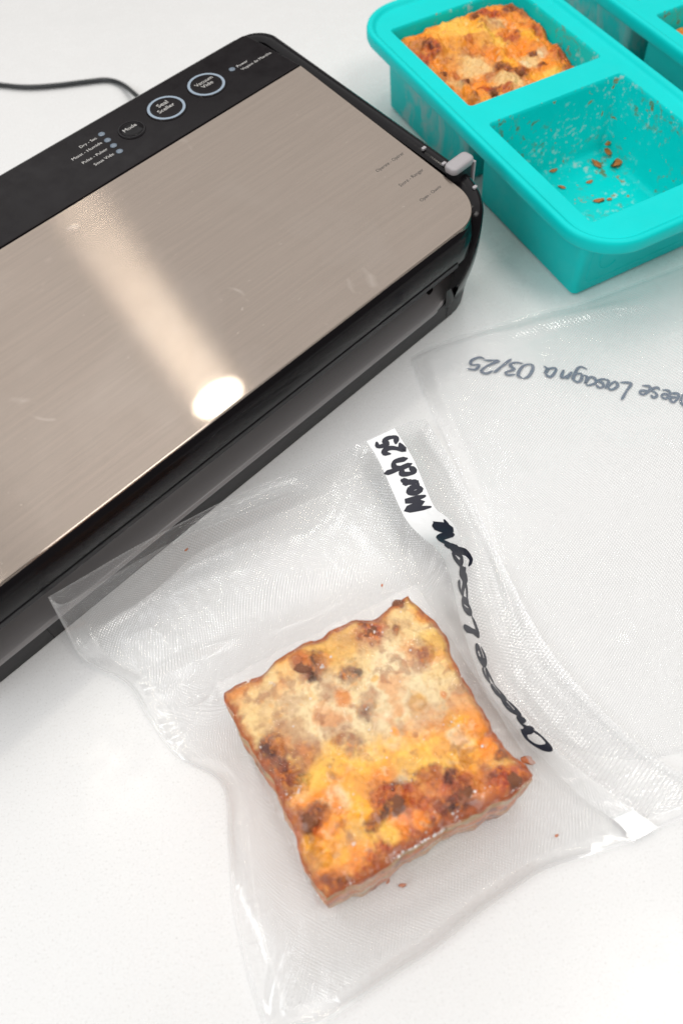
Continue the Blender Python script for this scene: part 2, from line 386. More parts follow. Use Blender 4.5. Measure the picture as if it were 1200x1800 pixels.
# ------------------------------------------------------------------ silicone trays
TX, TY, TYAW = 6.72, 62.08, 23.561
TH, CA, C1, C2, CG = 6.15, 10.97, 11.01, 11.34, 2.18
TL_ = C1 + CG + C2
def silicone(name, residue=0.0, frost=0.0):
    m = material(name, (0.0, 0.50, 0.475), 0.42, Specular_IOR_Level=0.18); n = N(m); oc = n.coord()
    n.b.inputs['Subsurface Weight'].default_value = 0.0
    base = n.mix(n.ramp(n.noise(25, 4, .6, oc), [(0.3, 0.0), (0.7, 1.0)]), (0.0, 0.66, 0.635), (0.0, 0.70, 0.68))
    rough = n.ramp(n.noise(80, 4, .6, oc), [(0.3, 0.40), (0.7, 0.54)])
    if residue:
        g = n.ramp(n.noise(150, 5, .7, oc, .3), [(0.55, 0.0), (0.61, .85)])
        g2 = n.ramp(n.noise(26, 3, .6, oc), [(0.47, 0.0), (0.60, 1.0)])
        gm = n.math('MULTIPLY', g, g2)
        base = n.mix(n.math('MULTIPLY', gm, residue), base, (0.20, 0.17, 0.03))
        r2 = n.ramp(n.noise(140, 4, .65, oc, .6), [(0.65, 0.0), (0.68, 1.0)])
        base = n.mix(n.math('MULTIPLY', r2, residue), base, (0.45, 0.20, 0.04))
        w = n.math('MULTIPLY', n.ramp(n.noise(210, 4, .7, oc), [(0.56, 0.0), (0.63, 1.0)]), n.ramp(n.noise(21, 3, .6, n.mapping(oc, (1, 1, 1), (0, 0, 1))), [(0.49, 0.0), (0.60, 1.0)]))
        base = n.mix(n.math('MULTIPLY', w, residue * .8), base, (0.62, 0.70, 0.66))
    if frost:
        f = n.ramp(n.noise(34, 6, .68, n.mapping(oc, (1, 1, .45)), .8), [(0.50, 0.0), (0.60, 1.0)])
        base = n.mix(n.math('MULTIPLY', f, frost), base, (0.36, 0.62, 0.61))
    n.put(n.b.inputs['Base Color'], base); n.put(n.b.inputs['Roughness'], rough)
    return m
m_sil = silicone('teal_silicone'); m_silr = silicone('teal_silicone_food_stained', residue=1.0); m_silf = silicone('teal_silicone_frosted', frost=.75)

def build_tray(label):
    t = thing('silicone_freezing_tray', label, 'freezing tray', (TX, TY, 0), TYAW, 'teal freezing trays')
    ES, EE = 1.8, 2.9
    bm = bmesh.new()
    def loop(o2, z):
        vs = [bm.verts.new((x * CM, y * CM, z * CM)) for x, y in o2]
        return [bm.edges.new((vs[i], vs[(i + 1) % len(vs)])) for i in range(len(vs))]
    outer = lambda ins, r: rrect(-ES + ins, CA + ES - ins, -EE + ins, TL_ + EE - ins, max(.3, r - ins), 16)
    cav = [(0, C1), (C1 + CG, TL_)]
    for z in (TH, TH - .3):
        ed = loop(outer(.75, 3.6), z)
        for a, b in cav: ed += loop(rrect(0, CA, a, b, .3, 5), z)
        bmesh.ops.triangle_fill(bm, use_beauty=True, use_dissolve=False, edges=ed)
    bmesh.ops.recalc_face_normals(bm, faces=bm.faces)
    me = bpy.data.meshes.new('flange'); bm.to_mesh(me); bm.free(); me.materials.append(m_sil)
    fl = bpy.data.objects.new('flange', me); COL.objects.link(fl); fl.parent = t
    pr = [(.75, TH), (.66, TH + .02), (.56, TH + .13), (.46, TH + .24), (.32, TH + .30), (.16, TH + .29), (.05, TH + .2), (0, TH + .04), (0, TH - .5), (.05, TH - .62), (.16, TH - .66), (.3, TH - .62), (.36, TH - .5), (.4, TH - .32), (.75, TH - .3)]
    V, F = loft([ring(outer(i, 3.6), z) for i, z in pr])
    fix_normals(mesh_obj('rim', V, F, m_sil, t, sharp=60))
    for k, (a, b) in enumerate(cav):
        pr = [(-.35, 0.02), (-.28, .03), (-.12, .1), (.0, .25), (.18, TH - .6), (.26, TH - .3)]
        V, F = loft([ring(rrect(-i, CA + i, a - i, b + i, .4 + max(0, i), 6), z) for i, z in pr], True)
        cup = fix_normals(mesh_obj('cup', V, F, m_silf if k == 0 else m_sil, t, sharp=50))
        pr = [(0, TH), (-.05, TH - .05), (-.1, TH - .3), (-.3, .95), (-.36, .6), (-.5, .42), (-.75, .36)]
        rings = [ring(rrect(-i, CA + i, a - i, b + i, max(.12, .3 + i * .15), 5), z) for i, z in pr]
        V, F = loft(rings, False, True)
        fix_normals(mesh_obj('cavity_lining', V, F, m_silr, cup, sharp=55))
    # raised maker's badge outline on the front end of the front cup
    yb = TL_ + .165
    def badge(path, rad): return fix_normals(mesh_obj('embossed_mark', *tube(path, rad, 6), m_sil, t))
    sl = lambda z: yb - .0375 * (TH - .6 - z)
    rr = rrect(.75, CA - .75, .9, 4.9, .5, 6); rr = np.vstack([rr, rr[:1]])
    badge([(x, -sl(-y), -y) for x, y in rr], .05)
    th = np.linspace(math.radians(40), math.radians(320), 20)
    badge([(2.3 + .8 * math.cos(a), -sl(2.6 + 1.0 * math.sin(a)), 2.6 + 1.0 * math.sin(a)) for a in th], .06)
    return t
tray = build_tray('teal silicone tray with one lasagna portion and one emptied stained compartment')
fc = unproj(1150, 26, z=TH)
_ta = math.radians(TYAW)
ftx, fty = fc[0] - ((C1 + CG) * math.sin(_ta)), fc[1] + ((C1 + CG) * math.cos(_ta))
tray2 = tray.copy(); COL.objects.link(tray2); tray2.location = (ftx * CM, fty * CM, 0)
tray2['label'] = 'second teal silicone tray behind the other, running out of the picture'
for ch in tray.children:
    c = ch.copy(); COL.objects.link(c); c.parent = tray2
    for g in ch.children:
        d = g.copy(); COL.objects.link(d); d.parent = c

# ------------------------------------------------------------------ lasagna
m_las = material('baked_lasagna', (0.6, 0.4, 0.2), 0.42)
n = N(m_las); oc = n.coord()
at = n.new('ShaderNodeVertexColor'); at.layer_name = 'Col'
mm = n.new('ShaderNodeMix', data_type='RGBA', blend_type='MULTIPLY'); mm.inputs['Factor'].default_value = 1.0
n.put(mm.inputs[6], at.outputs['Color']); n.put(mm.inputs[7], n.ramp(n.noise(420, 5, .7, oc), [(0.3, (0.78, 0.72, 0.66)), (0.55, (1, 1, 1))]))
n.put(n.b.inputs['Base Color'], mm.outputs[2])
n.put(n.b.inputs['Roughness'], n.ramp(n.noise(200, 3, .6, oc), [(0.35, 0.28), (0.65, 0.55)]))
n.put(n.b.inputs['Normal'], n.bump(n.noise(300, 4, .65, oc), 0.35, 0.001))
m_meat = material('browned_meat', (0.20, 0.06, 0.025), 0.5)
n = N(m_meat); oc = n.coord()
n.put(n.b.inputs['Base Color'], n.ramp(n.noise(300, 4, .7, oc), [(0.3, (0.11, 0.03, 0.014)), (0.5, (0.30, 0.085, 0.025)), (0.7, (0.62, 0.22, 0.04))]))
n.put(n.b.inputs['Normal'], n.bump(n.noise(380, 4, .7, oc), 0.7, 0.0015))
m_frost = material('frost', (0.8, 0.76, 0.74), 0.35)
m_crumb = material('orange_crumb', (0.60, 0.16, 0.03), 0.4)

def lin(c): return np.array([((v / 255 + .055) / 1.055) ** 2.4 if v > 10 else v / 255 / 12.92 for v in c])
PAL = dict(K=(241, 208, 148), W=(246, 226, 184), Y=(255, 186, 36), O=(250, 152, 0), o=(228, 146, 66), R=(188, 76, 16), B=(132, 64, 32), b=(180, 122, 84), D=(84, 36, 22), G=(234, 182, 92), C=(214, 126, 44), M=(160, 80, 34), P=(244, 176, 78), H=(236, 212, 168), y=(255, 206, 92))
PAL = {k: lin(v) ** 1.12 for k, v in PAL.items()}
CREAM, ORA, RED, BRN = PAL['K'], PAL['O'], PAL['R'], PAL['B']
def lasagna(name, label, loc, yaw, a, b, h, spots, seed, NG, z0=0.0, edge_tone=.6, lump=.22, wob=.14, inset=0.0, ground='K', slope=(0, 0)):
    root = thing(name, label, 'lasagna', (*loc, z0), yaw)
    u, v = np.meshgrid(np.linspace(0, 1, NG), np.linspace(0, 1, NG), indexing='ij')
    ew = lambda t, sd: wob * vnoise(t * 6, t * 0 + sd, seed + sd, 1.0, 4)
    X = inset + u * (a - 2 * inset); Y = inset + v * (b - 2 * inset)
    X = X + (1 - u) * ew(v, 1) + u * ew(v, 2); Y = Y + (1 - v) * ew(u, 3) + v * ew(u, 4)
    d = np.minimum(np.minimum(u, 1 - u) * a, np.minimum(v, 1 - v) * b)
    f1 = vnoise(X, Y, seed, .35, 5, .55); f2 = vnoise(X, Y, seed + 9, 1.3, 4, .6); f3 = vnoise(X, Y, seed + 17, 4.0, 3, .6)
    fl = vnoise(X, Y, seed + 35, 3.2, 4, .65); fk = vnoise(X, Y, seed + 36, 5.5, 3, .6)
    Z = h + lump * f1 + .4 * lump * f2 + .10 * lump * f3 + slope[0] * (u - .5) + slope[1] * (v - .5)
    Z -= .42 * (1 - sstep(0, .55, d)) ** 2
    c = np.broadcast_to(PAL[ground], X.shape + (3,)).copy()
    def lay(mask, colr):
        nonlocal c
        c = c * (1 - mask[..., None]) + colr * mask[..., None]
    wx = X + .30 * vnoise(X, Y, seed + 41, .9, 4) + .10 * vnoise(X, Y, seed + 43, 3.0, 3)
    wy = Y + .30 * vnoise(X, Y, seed + 42, .9, 4) + .10 * vnoise(X, Y, seed + 44, 3.0, 3)
    lay(.5 * sstep(.0, .4, vnoise(wx, wy, seed + 3, .7, 5)), PAL['y']); lay(.4 * sstep(.05, .45, vnoise(wx, wy, seed + 37, .6, 4)), PAL['P'])
    for (su, sv, r, k) in spots:
        q = np.hypot(wx - su, wy - sv) / r
        meat = k in 'BDMRb'; q = q / (1.25 if meat else 1.4)
        w_ = (1 - sstep(.45, 1.2, q + .42 * f2 + (.34 * fl if meat else .16 * fl)))
        if k == 'v':   # thin melted cheese over the meat
            lay(.26 * (1 - sstep(.3, 1.0, q + .3 * f2)) * sstep(-.35, .2, f2), PAL['W']); continue
        lay((.9 if k != 'b' else .7) * w_, PAL[k])
        if meat and k != 'b':   # mottled: orange fat and dark crumbs
            lay(.55 * w_ * sstep(.12, .42, fk), PAL['O'] * .8 + PAL['C'] * .2); lay(.6 * w_ * sstep(.12, .45, -fl), PAL['D']); Z += (.09 + .16 * fl + .06 * fk) * w_
        elif k in 'YO': lay(.45 * w_ * sstep(.08, .4, fl), PAL['O']); lay(.5 * w_ * sstep(.15, .45, -fl), PAL['W']); Z += .05 * w_ * f2 + .05 * w_ * fl
        elif k in 'KWHy': Z += .05 * w_
    lay(.55 * sstep(.12, .45, vnoise(wx, wy, seed + 51, .85, 4)), PAL['o']); lay(.5 * sstep(.26, .5, vnoise(wx, wy, seed + 52, 1.5, 5)), PAL['M']); lay(.35 * sstep(.2, .5, vnoise(wx, wy, seed + 53, .7, 3)), PAL['b'])
    lay(.28 * sstep(.22, .5, fl), PAL['P']); lay(.30 * sstep(.30, .55, fk) * sstep(-.1, .3, f2), PAL['C'])
    ed = (1 - sstep(.02, .40, d + .30 * f2 + .2 * fl)); lay(edge_tone * ed, PAL['C'] * .5 + PAL['R'] * .5); lay(edge_tone * .7 * (1 - sstep(.0, .2, d + .2 * f3)), PAL['M'])
    nt = NG * NG; idx = np.arange(nt).reshape(NG, NG)
    verts = [np.column_stack([X.ravel(), -Y.ravel(), Z.ravel()])]; cols = [c.reshape(-1, 3)]
    q = np.stack([idx[:-1, :-1], idx[:-1, 1:], idx[1:, 1:], idx[1:, :-1]], -1).reshape(-1, 4); faces = [tuple(r) for r in q]
    loop = np.r_[idx[0, :], idx[1:, -1], idx[-1, -2::-1], idx[-2:0:-1, 0]]
    L = len(loop); P = verts[0][loop]; ctr = np.array([a / 2, -b / 2]); dirs = P[:, :2] - ctr; dirs /= np.linalg.norm(dirs, axis=1)[:, None]
    prev = loop; off = nt; K = 16; ar = np.cumsum(np.r_[0, np.linalg.norm(np.diff(P[:, :2], axis=0), axis=1)])
    for k in range(1, K + 1):
        fz = 1 - k / K; z = P[:, 2] * fz
        bul = .10 * math.sin(math.pi * k / K) + .12 * vnoise(ar, z, seed + 60, 1.2, 4) - (.15 if k == K else 0)
        lay_ = np.clip(.45 + .3 * np.sin(z * 4.2 + 2.5 * vnoise(ar, z, seed + 61, .6, 3)) + .9 * vnoise(ar, z, seed + 63, 1.1, 4), 0, 1)
        cc = CREAM * .7 * lay_[:, None] + (RED * .5 + ORA * .5) * (1 - lay_[:, None])
        mk = sstep(.1, .5, vnoise(ar, z, seed + 62, 1.7, 4))[:, None]; cc = cc * (1 - .8 * mk) + BRN * .8 * mk
        verts.append(np.column_stack([P[:, :2] + dirs * bul[:, None], np.maximum(z, 0)])); cols.append(cc)
        cur = np.arange(off, off + L)
        faces += [(prev[i], prev[(i + 1) % L], cur[(i + 1) % L], cur[i]) for i in range(L)]
        prev = cur; off += L
    faces.append(tuple(prev[::-1]))
    o = fix_normals(mesh_obj('baked_block', np.vstack(verts), faces, m_las, root))
    ca = o.data.color_attributes.new('Col', 'FLOAT_COLOR', 'POINT')
    ca.data.foreach_set('color', np.column_stack([np.vstack(cols), np.ones(off)]).ravel())
    return root, X, Y, Z
def chunk_mesh(seed, rough=.28, sub=4):
    bm = bmesh.new(); bmesh.ops.create_icosphere(bm, subdivisions=sub, radius=1)
    co = np.array([v.co[:] for v in bm.verts])
    k = 1 + rough * vnoise(co[:, 0] * 1.4 + co[:, 2] * 3.1, co[:, 1] * 1.4 - co[:, 2] * 2.3, seed, 1, 5, .65) * 2.2
    for v, s in zip(bm.verts, k): v.co *= s
    me = bpy.data.meshes.new('meat_chunk'); bm.to_mesh(me); bm.free()
    me.polygons.foreach_set('use_smooth', [True] * len(me.polygons)); return me
CH = [chunk_mesh(s) for s in (1, 2, 3, 4)]
for m_ in CH: m_.materials.append(m_meat)
CRUMB = [chunk_mesh(s, .55, 2) for s in (11, 12, 13)]
for m_ in CRUMB: m_.materials.append(m_crumb); m_.name = 'lasagna_crumb'
def put_mesh(me, name, parent, loc, scl, rz=None):
    o = bpy.data.objects.new(name, me); COL.objects.link(o); o.parent = parent; o.location = Vector(loc) * CM
    o.scale = Vector(scl) * CM; o.rotation_euler = (random.uniform(-.3, .3), random.uniform(-.3, .3), random.uniform(0, 6.3) if rz is None else rz); return o

# the portion in the bag
BX, BY, BYAW, BA, BB, BH = -6.108, 13.218, 23.148, 10.02, 10.0, 4.45
_ba = math.radians(BYAW); Z0 = .10
def to_block(x, y):   # a place in the 2x close-up of the portion -> block coordinates
    p = unproj(350 + x / 2, 1000 + y / 2, z=BH + Z0); dx, dy = p[0] - BX, p[1] - BY
    return dx * math.cos(_ba) + dy * math.sin(_ba), -(-dx * math.sin(_ba) + dy * math.cos(_ba))
PXC = 1 / 82.0
PAINT = """W 450 480 130|K 250 500 130|K 150 470 60|K 620 330 120|W 720 300 85|W 700 430 115|H 850 500 95|H 650 600 125|y 560 690 95|G 430 700 60|K 760 200 90|o 100 420 55|o 150 360 65|o 200 325 55|P 260 285 65|o 270 250 45|R 240 260 25|o 330 235 55|R 420 205 45|G 400 265 60|R 480 190 36|B 560 170 36|o 610 155 45|G 500 240 60|G 450 300 55|y 760 95 45|P 790 150 35|y 850 270 50|B 700 125 30|O 655 135 26|R 600 225 50|B 575 195 30|b 640 175 30|B 690 228 16|B 385 345 52|C 355 325 34|D 400 325 18|D 390 378 22|B 525 370 42|D 548 365 16|b 320 470 45|b 460 440 42|B 590 495 38|b 600 455 34|b 300 590 75|B 250 620 40|b 390 620 40|M 545 620 46|b 480 560 45|M 790 300 40|b 770 340 36|P 900 330 36|b 930 420 36|b 720 560 24|o 870 440 16|o 500 460 28|G 620 390 14|O 690 570 13|G 770 470 20|O 750 570 8|v 430 520 170|v 650 430 165|v 720 570 130|v 300 480 110|v 590 610 90|B 270 680 55|M 330 730 65|M 300 780 48|D 372 742 26|D 240 640 24|b 385 665 45|y 470 790 90|Y 560 805 110|O 520 765 40|y 640 780 100|Y 600 840 70|Y 700 730 110|y 780 690 80|O 850 625 95|O 950 560 75|Y 920 535 45|O 1000 600 60|y 860 690 105|Y 980 680 80|O 1025 640 45|P 1050 700 45|Y 540 885 60|W 480 825 36|W 700 772 36|W 905 585 26|O 640 730 40|O 400 870 75|O 420 950 65|B 392 890 42|D 412 870 16|R 405 932 28|R 420 1000 28|Y 375 990 45|P 430 1060 55|C 480 1085 55|O 425 1110 45|B 452 1085 24|G 560 960 48|y 620 980 48|b 520 962 24|O 560 1020 46|Y 470 990 40|B 700 830 75|D 660 852 42|B 618 902 36|R 640 812 36|R 745 800 38|C 765 870 55|M 800 730 42|C 835 762 52|R 900 765 55|B 872 722 26|M 935 790 45|C 1000 765 55|G 1080 722 45|R 1062 765 45|R 1125 740 45|B 1060 662 26|R 830 862 60|R 760 950 60|B 885 842 48|R 680 962 48|M 820 922 52|D 905 862 28|B 965 850 36|R 640 1012 46|R 585 1060 46|M 500 1122 44|D 525 1142 26|O 700 902 34|O 785 892 26|y 660 930 30"""
spots_px = [(float(x), float(y), float(r), k) for k, x, y, r in (e.split() for e in PAINT.split("|"))]
spots = [(*to_block(x, y), r * PXC, k) for x, y, r, k in spots_px]
las, LX, LY, LZ = lasagna('lasagna_portion', 'square frozen lasagna portion with browned cheese sealed in the clear bag', (BX, BY), BYAW, BA, BB, BH, spots, 3, 320, Z0, .85, .34, .46)
def las_z(u, v):
    i = int(np.clip(u / BA, 0, 1) * 319); j = int(np.clip(v / BB, 0, 1) * 319); return LZ[i, j]
for k, (x, y, r) in enumerate([(392, 890, 44), (700, 122, 34), (602, 225, 42), (690, 840, 46), (1110, 735, 42), (370, 350, 44), (935, 790, 40)]):
    u, v = to_block(x, y); s = r * PXC
    put_mesh(CH[k % 4], 'meat_chunk', las, (u, -v, las_z(u, v) - .20 * s), (s * .72, s * .58, s * .36))
bm = bmesh.new()
FC = [(840, 935, 34), (795, 965, 34), (760, 985, 30), (700, 1010, 26), (905, 870, 26), (715, 748, 24), (320, 800, 22), (350, 775, 18), (990, 790, 30), (1120, 800, 20), (640, 1060, 26), (560, 1100, 26), (170, 380, 14), (255, 400, 14), (430, 350, 8), (540, 965, 8), (820, 850, 40), (1010, 640, 12)]
for k in range(230):   # frost grains, mostly in clusters along the front edge
    if k < 180:
        x_, y_, r_ = FC[k % len(FC)]; u, v = to_block(random.gauss(x_, r_ * .6), random.gauss(y_, r_ * .5))
        u, v = min(max(u, .02), BA - .02), min(max(v, .02), BB - .02)
    else: u = random.uniform(0, BA); v = random.uniform(0, BB)
    z = las_z(u, v) + .0
    s = random.uniform(.018, .055) * (1.5 if random.random() < .15 else 1)
    m_ = Matrix.Translation(Vector((u, -v, z)) * CM) @ Matrix.Rotation(random.uniform(0, 6), 4, 'Z') @ Matrix.Diagonal((s * CM, s * CM * random.uniform(.6, 1.4), s * CM * .7, 1))
    bmesh.ops.create_icosphere(bm, subdivisions=1, radius=1, matrix=m_)
me = bpy.data.meshes.new('frost_grains'); bm.to_mesh(me); bm.free(); me.materials.append(m_frost)
fr = bpy.data.objects.new('frost_grains', me); COL.objects.link(fr); fr.parent = las; fr['kind'] = 'stuff'

# the portion still in the tray
def tray_loc(u, v, tx=TX, ty=TY): return (tx + u * math.cos(_ta) + v * math.sin(_ta), ty + u * math.sin(_ta) - v * math.cos(_ta))
def tray_uv(x, y, z, ins=.14):
    p = unproj(600 + x / 2, y / 2, z=z); dx, dy = p[0] - TX, p[1] - TY
    return dx * math.cos(_ta) + dy * math.sin(_ta) - ins, -(-dx * math.sin(_ta) + dy * math.cos(_ta)) - ins
PAINT2 = """y 380 200 80|Y 480 170 60|y 560 210 80|P 330 270 70|R 230 290 55|B 200 270 36|b 150 260 40|O 270 360 50|P 360 330 60|b 420 290 36|K 460 350 70|K 400 420 60|B 420 440 24|b 370 390 24|O 500 420 50|b 560 400 46|B 600 360 36|K 640 430 60|B 560 490 36|D 460 510 24|O 430 530 40|B 700 380 34|W 732 340 26|Y 640 310 50|O 560 290 46|O 700 280 60|K 760 320 46|R 650 200 55|O 620 150 60|K 560 150 36|M 680 60 70|B 640 80 40|O 720 40 34|D 720 90 30|R 780 100 40|R 800 180 55|R 870 160 30|O 850 240 80|W 820 270 24|R 950 230 55|R 1000 290 55|O 900 330 60|Y 820 400 50|O 760 430 40|R 500 110 36|D 1040 320 26|y 880 370 36|Y 740 200 40|R 180 330 40|B 300 400 30|R 520 470 30|M 640 380 30|R 900 270 40|B 980 250 30|R 560 110 30|M 460 130 26|R 350 380 26|B 760 280 22|R 1000 330 40|R 430 240 24|M 820 330 24|R 620 470 30"""
sp2 = [((float(x) / 3 + 80) * 2, float(y) / 3 * 2, float(r) / 1.5, k) for k, x, y, r in (e.split() for e in PAINT2.split("|"))]
ZL = 5.05
spots2 = [(*tray_uv(x, y, ZL), r / 46.0, k) for x, y, r, k in sp2]
la_, lb_ = CA - .28, C1 - .28
lt, TX2, TY2, TZ2 = lasagna('lasagna_portion', 'orange topped lasagna portion filling a compartment of the tray', tray_loc(.14, .14), TYAW, la_, lb_, ZL - .45, spots2, 8, 190, .42, .9, .85, .0, 0.0, 'O', (.0, -.8))
for k, (x, y, r, kind) in enumerate([s for s in sp2 if s[3] in 'BM']):
    u, v = tray_uv(x, y, ZL); s = r / 46.0
    if .6 < u < la_ - .6 and .6 < v < lb_ - .6:
        put_mesh(CH[k % 4], 'meat_chunk', lt, (u, -v, TZ2[int(u / la_ * 189), int(v / lb_ * 189)] - .10), (s * .62, s * .5, s * .42))
lf, _, _, _ = lasagna('lasagna_portion', 'lasagna portion in the second tray cut off by the picture edge', tray_loc(.35, C1 + CG + .14, ftx, fty), TYAW, la_, C2 - .28, ZL - .7, [(1.0, 1.5, 1.2, 'R'), (2.5, 2.5, 1.5, 'O'), (.6, 3, .8, 'R')], 12, 90, .42, .7, .5, .0, .12, 'O')

# ------------------------------------------------------------------ bags
def film_material(name, milk, emb_amt, scale=4.4, thru=.45):
    m = bpy.data.materials.new(name); m.use_nodes = True; n = N(m); t = n.t
    t.nodes.remove(n.b)
    uv = n.new('ShaderNodeUVMap'); uv.uv_map = 'UVMap'
    sep = n.new('ShaderNodeSeparateXYZ'); t.links.new(uv.outputs[0], sep.inputs[0])
    a = n.math('ADD', sep.outputs[0], sep.outputs[1]); b = n.math('SUBTRACT', sep.outputs[0], sep.outputs[1])
    def lines(q):
        f = n.math('FRACT', n.math('MULTIPLY', q, scale)); d = n.math('ABSOLUTE', n.math('SUBTRACT', f, 0.5))
        return n.math('SUBTRACT', 1.0, n.math('MULTIPLY', d, 4.5), True)
    emb = n.math('MAXIMUM', lines(a), lines(b))
    mk = n.new('ShaderNodeVertexColor'); mk.layer_name = 'Emb'
    sc_ = n.new('ShaderNodeSeparateColor'); t.links.new(mk.outputs['Color'], sc_.inputs[0])
    emb = n.math('MULTIPLY', emb, sc_.outputs[0])
    nz = n.noise(2.2, 4, .6, uv.outputs[0])
    fac = n.math('ADD', n.math('ADD', n.math('MULTIPLY', emb, emb_amt), sc_.outputs[1]), n.math('MULTIPLY', nz, milk * 2), True)
    nrm = n.bump(n.math('ADD', emb, n.math('MULTIPLY', nz, 1.5)), 0.35, 0.0006)
    tr = n.new('ShaderNodeBsdfTransparent'); tr.inputs[0].default_value = (1, 1, 1, 1)
    df = n.new('ShaderNodeBsdfDiffuse'); df.inputs[0].default_value = (0.97, 0.975, 0.98, 1)
    tl = n.new('ShaderNodeBsdfTranslucent'); tl.inputs[0].default_value = (0.97, 0.975, 0.98, 1)
    gs = n.new('ShaderNodeBsdfGlossy'); gs.inputs['Roughness'].default_value = 0.025; gs.inputs[0].default_value = (1, 1, 1, 1)
    for x in (df, gs): t.links.new(nrm, x.inputs['Normal'])
    m1 = n.new('ShaderNodeMixShader'); m1.inputs[0].default_value = thru; t.links.new(df.outputs[0], m1.inputs[1]); t.links.new(tl.outputs[0], m1.inputs[2])
    m2 = n.new('ShaderNodeMixShader'); t.links.new(fac, m2.inputs[0]); t.links.new(tr.outputs[0], m2.inputs[1]); t.links.new(m1.outputs[0], m2.inputs[2])
    lw = n.new('ShaderNodeLayerWeight'); lw.inputs['Blend'].default_value = .5
    fr = n.math('ADD', n.math('MULTIPLY', n.math('POWER', lw.outputs['Facing'], 4.0), 0.6), n.math('MULTIPLY', n.math('SUBTRACT', 1.0, n.math('MULTIPLY', sc_.outputs[2], 0.62)), 0.062))
    m3 = n.new('ShaderNodeMixShader'); t.links.new(fr, m3.inputs[0]); t.links.new(m2.outputs[0], m3.inputs[1]); t.links.new(gs.outputs[0], m3.inputs[2])
    t.links.new(m3.outputs[0], t.nodes['Material Output'].inputs['Surface'])
    return m
m_film = film_material('embossed_film', 0.022, 0.19)
m_film2 = film_material('embossed_film_smooth', 0.028, 0.12)
m_strip = film_material('label_strip_sheen', 0.0, 0.0, thru=.08)
m_marker = material('black_marker', (0.008, 0.009, 0.022), 0.3)
m_marker2 = material('veiled_marker', (0.10, 0.13, 0.19), 0.5)  # ink paled, the haze of the film over it put into the colour

def coons(top, right, bottom, left, ns, nt):
    T_, B_, L_, R_ = catmull(top, ns), catmull(bottom, ns), catmull(left, nt), catmull(right, nt)
    s = np.linspace(0, 1, ns)[:, None, None]; t = np.linspace(0, 1, nt)[None, :, None]
    return ((1 - t) * T_[:, None] + t * B_[:, None] + (1 - s) * L_[None] + s * R_[None]
            - ((1 - s) * (1 - t) * T_[0] + s * (1 - t) * T_[-1] + (1 - s) * t * B_[0] + s * t * B_[-1]))
def relax(Zb, obs, load, iters, fixed=None):
    """membrane pulled down by an even load onto the obstacle, boundary held"""
    Z = np.maximum(Zb, obs); edge = Zb.copy()
    for _ in range(iters):
        A = .25 * (Z[:-2, 1:-1] + Z[2:, 1:-1] + Z[1:-1, :-2] + Z[1:-1, 2:]) - load
        A = np.maximum(A, obs[1:-1, 1:-1])
        Z[1:-1, 1:-1] = A if fixed is None else np.where(fixed[1:-1, 1:-1], Z[1:-1, 1:-1], A)
    return Z
def seg_dist(X, Y, P):
    """distance to a polyline and the fraction along it"""
    best = np.full(X.shape, 1e9); fr = np.zeros(X.shape); L = np.r_[0, np.cumsum(np.linalg.norm(np.diff(P, axis=0), axis=1))]
    for i in range(len(P) - 1):
        d = P[i + 1] - P[i]; l2 = d @ d
        t = np.clip(((X - P[i, 0]) * d[0] + (Y - P[i, 1]) * d[1]) / l2, 0, 1)
        q = np.hypot(X - P[i, 0] - t * d[0], Y - P[i, 1] - t * d[1]); m = q < best
        best = np.where(m, q, best); fr = np.where(m, (L[i] + t * math.sqrt(l2)) / L[-1], fr)
    return best, fr
def film_mesh(name, P, mat, parent, S, T, emb, milk, origin, cont=None):
    ns, nt = P.shape[:2]; idx = np.arange(ns * nt).reshape(ns, nt)
    q = np.stack([idx[:-1, :-1], idx[:-1, 1:], idx[1:, 1:], idx[1:, :-1]], -1).reshape(-1, 4)
    o = mesh_obj(name, P.reshape(-1, 3) - origin, q, mat, parent, uv=np.column_stack([S.ravel(), T.ravel()]))
    ca = o.data.color_attributes.new('Emb', 'FLOAT_COLOR', 'POINT'); e, g = emb.ravel(), milk.ravel()
    ca.data.foreach_set('color', np.column_stack([e, g, e * 0 if cont is None else cont.ravel(), np.ones_like(e)]).ravel())
    return o
def sample(P, s, t, sv=None):
    """surface point and normal at (s,t) in 0..1"""
    ns, nt = P.shape[:2]; a = np.clip(s, 0, 1) * (ns - 1.001) if sv is None else np.clip(np.interp(s, sv, np.arange(ns)), 0, ns - 1.001); b = np.clip(t, 0, 1) * (nt - 1.001)
    i, j = a.astype(int), b.astype(int); fa, fb = (a - i)[:, None], (b - j)[:, None]
    pt = (P[i, j] * (1 - fa) + P[i + 1, j] * fa) * (1 - fb) + (P[i, j + 1] * (1 - fa) + P[i + 1, j + 1] * fa) * fb
    nr = np.cross(P[i + 1, j] - P[i, j], P[i, j + 1] - P[i, j]); nr /= np.linalg.norm(nr, axis=1)[:, None] + 1e-9
    nr *= np.sign(nr[:, 2:3] + 1e-9); return pt, nr

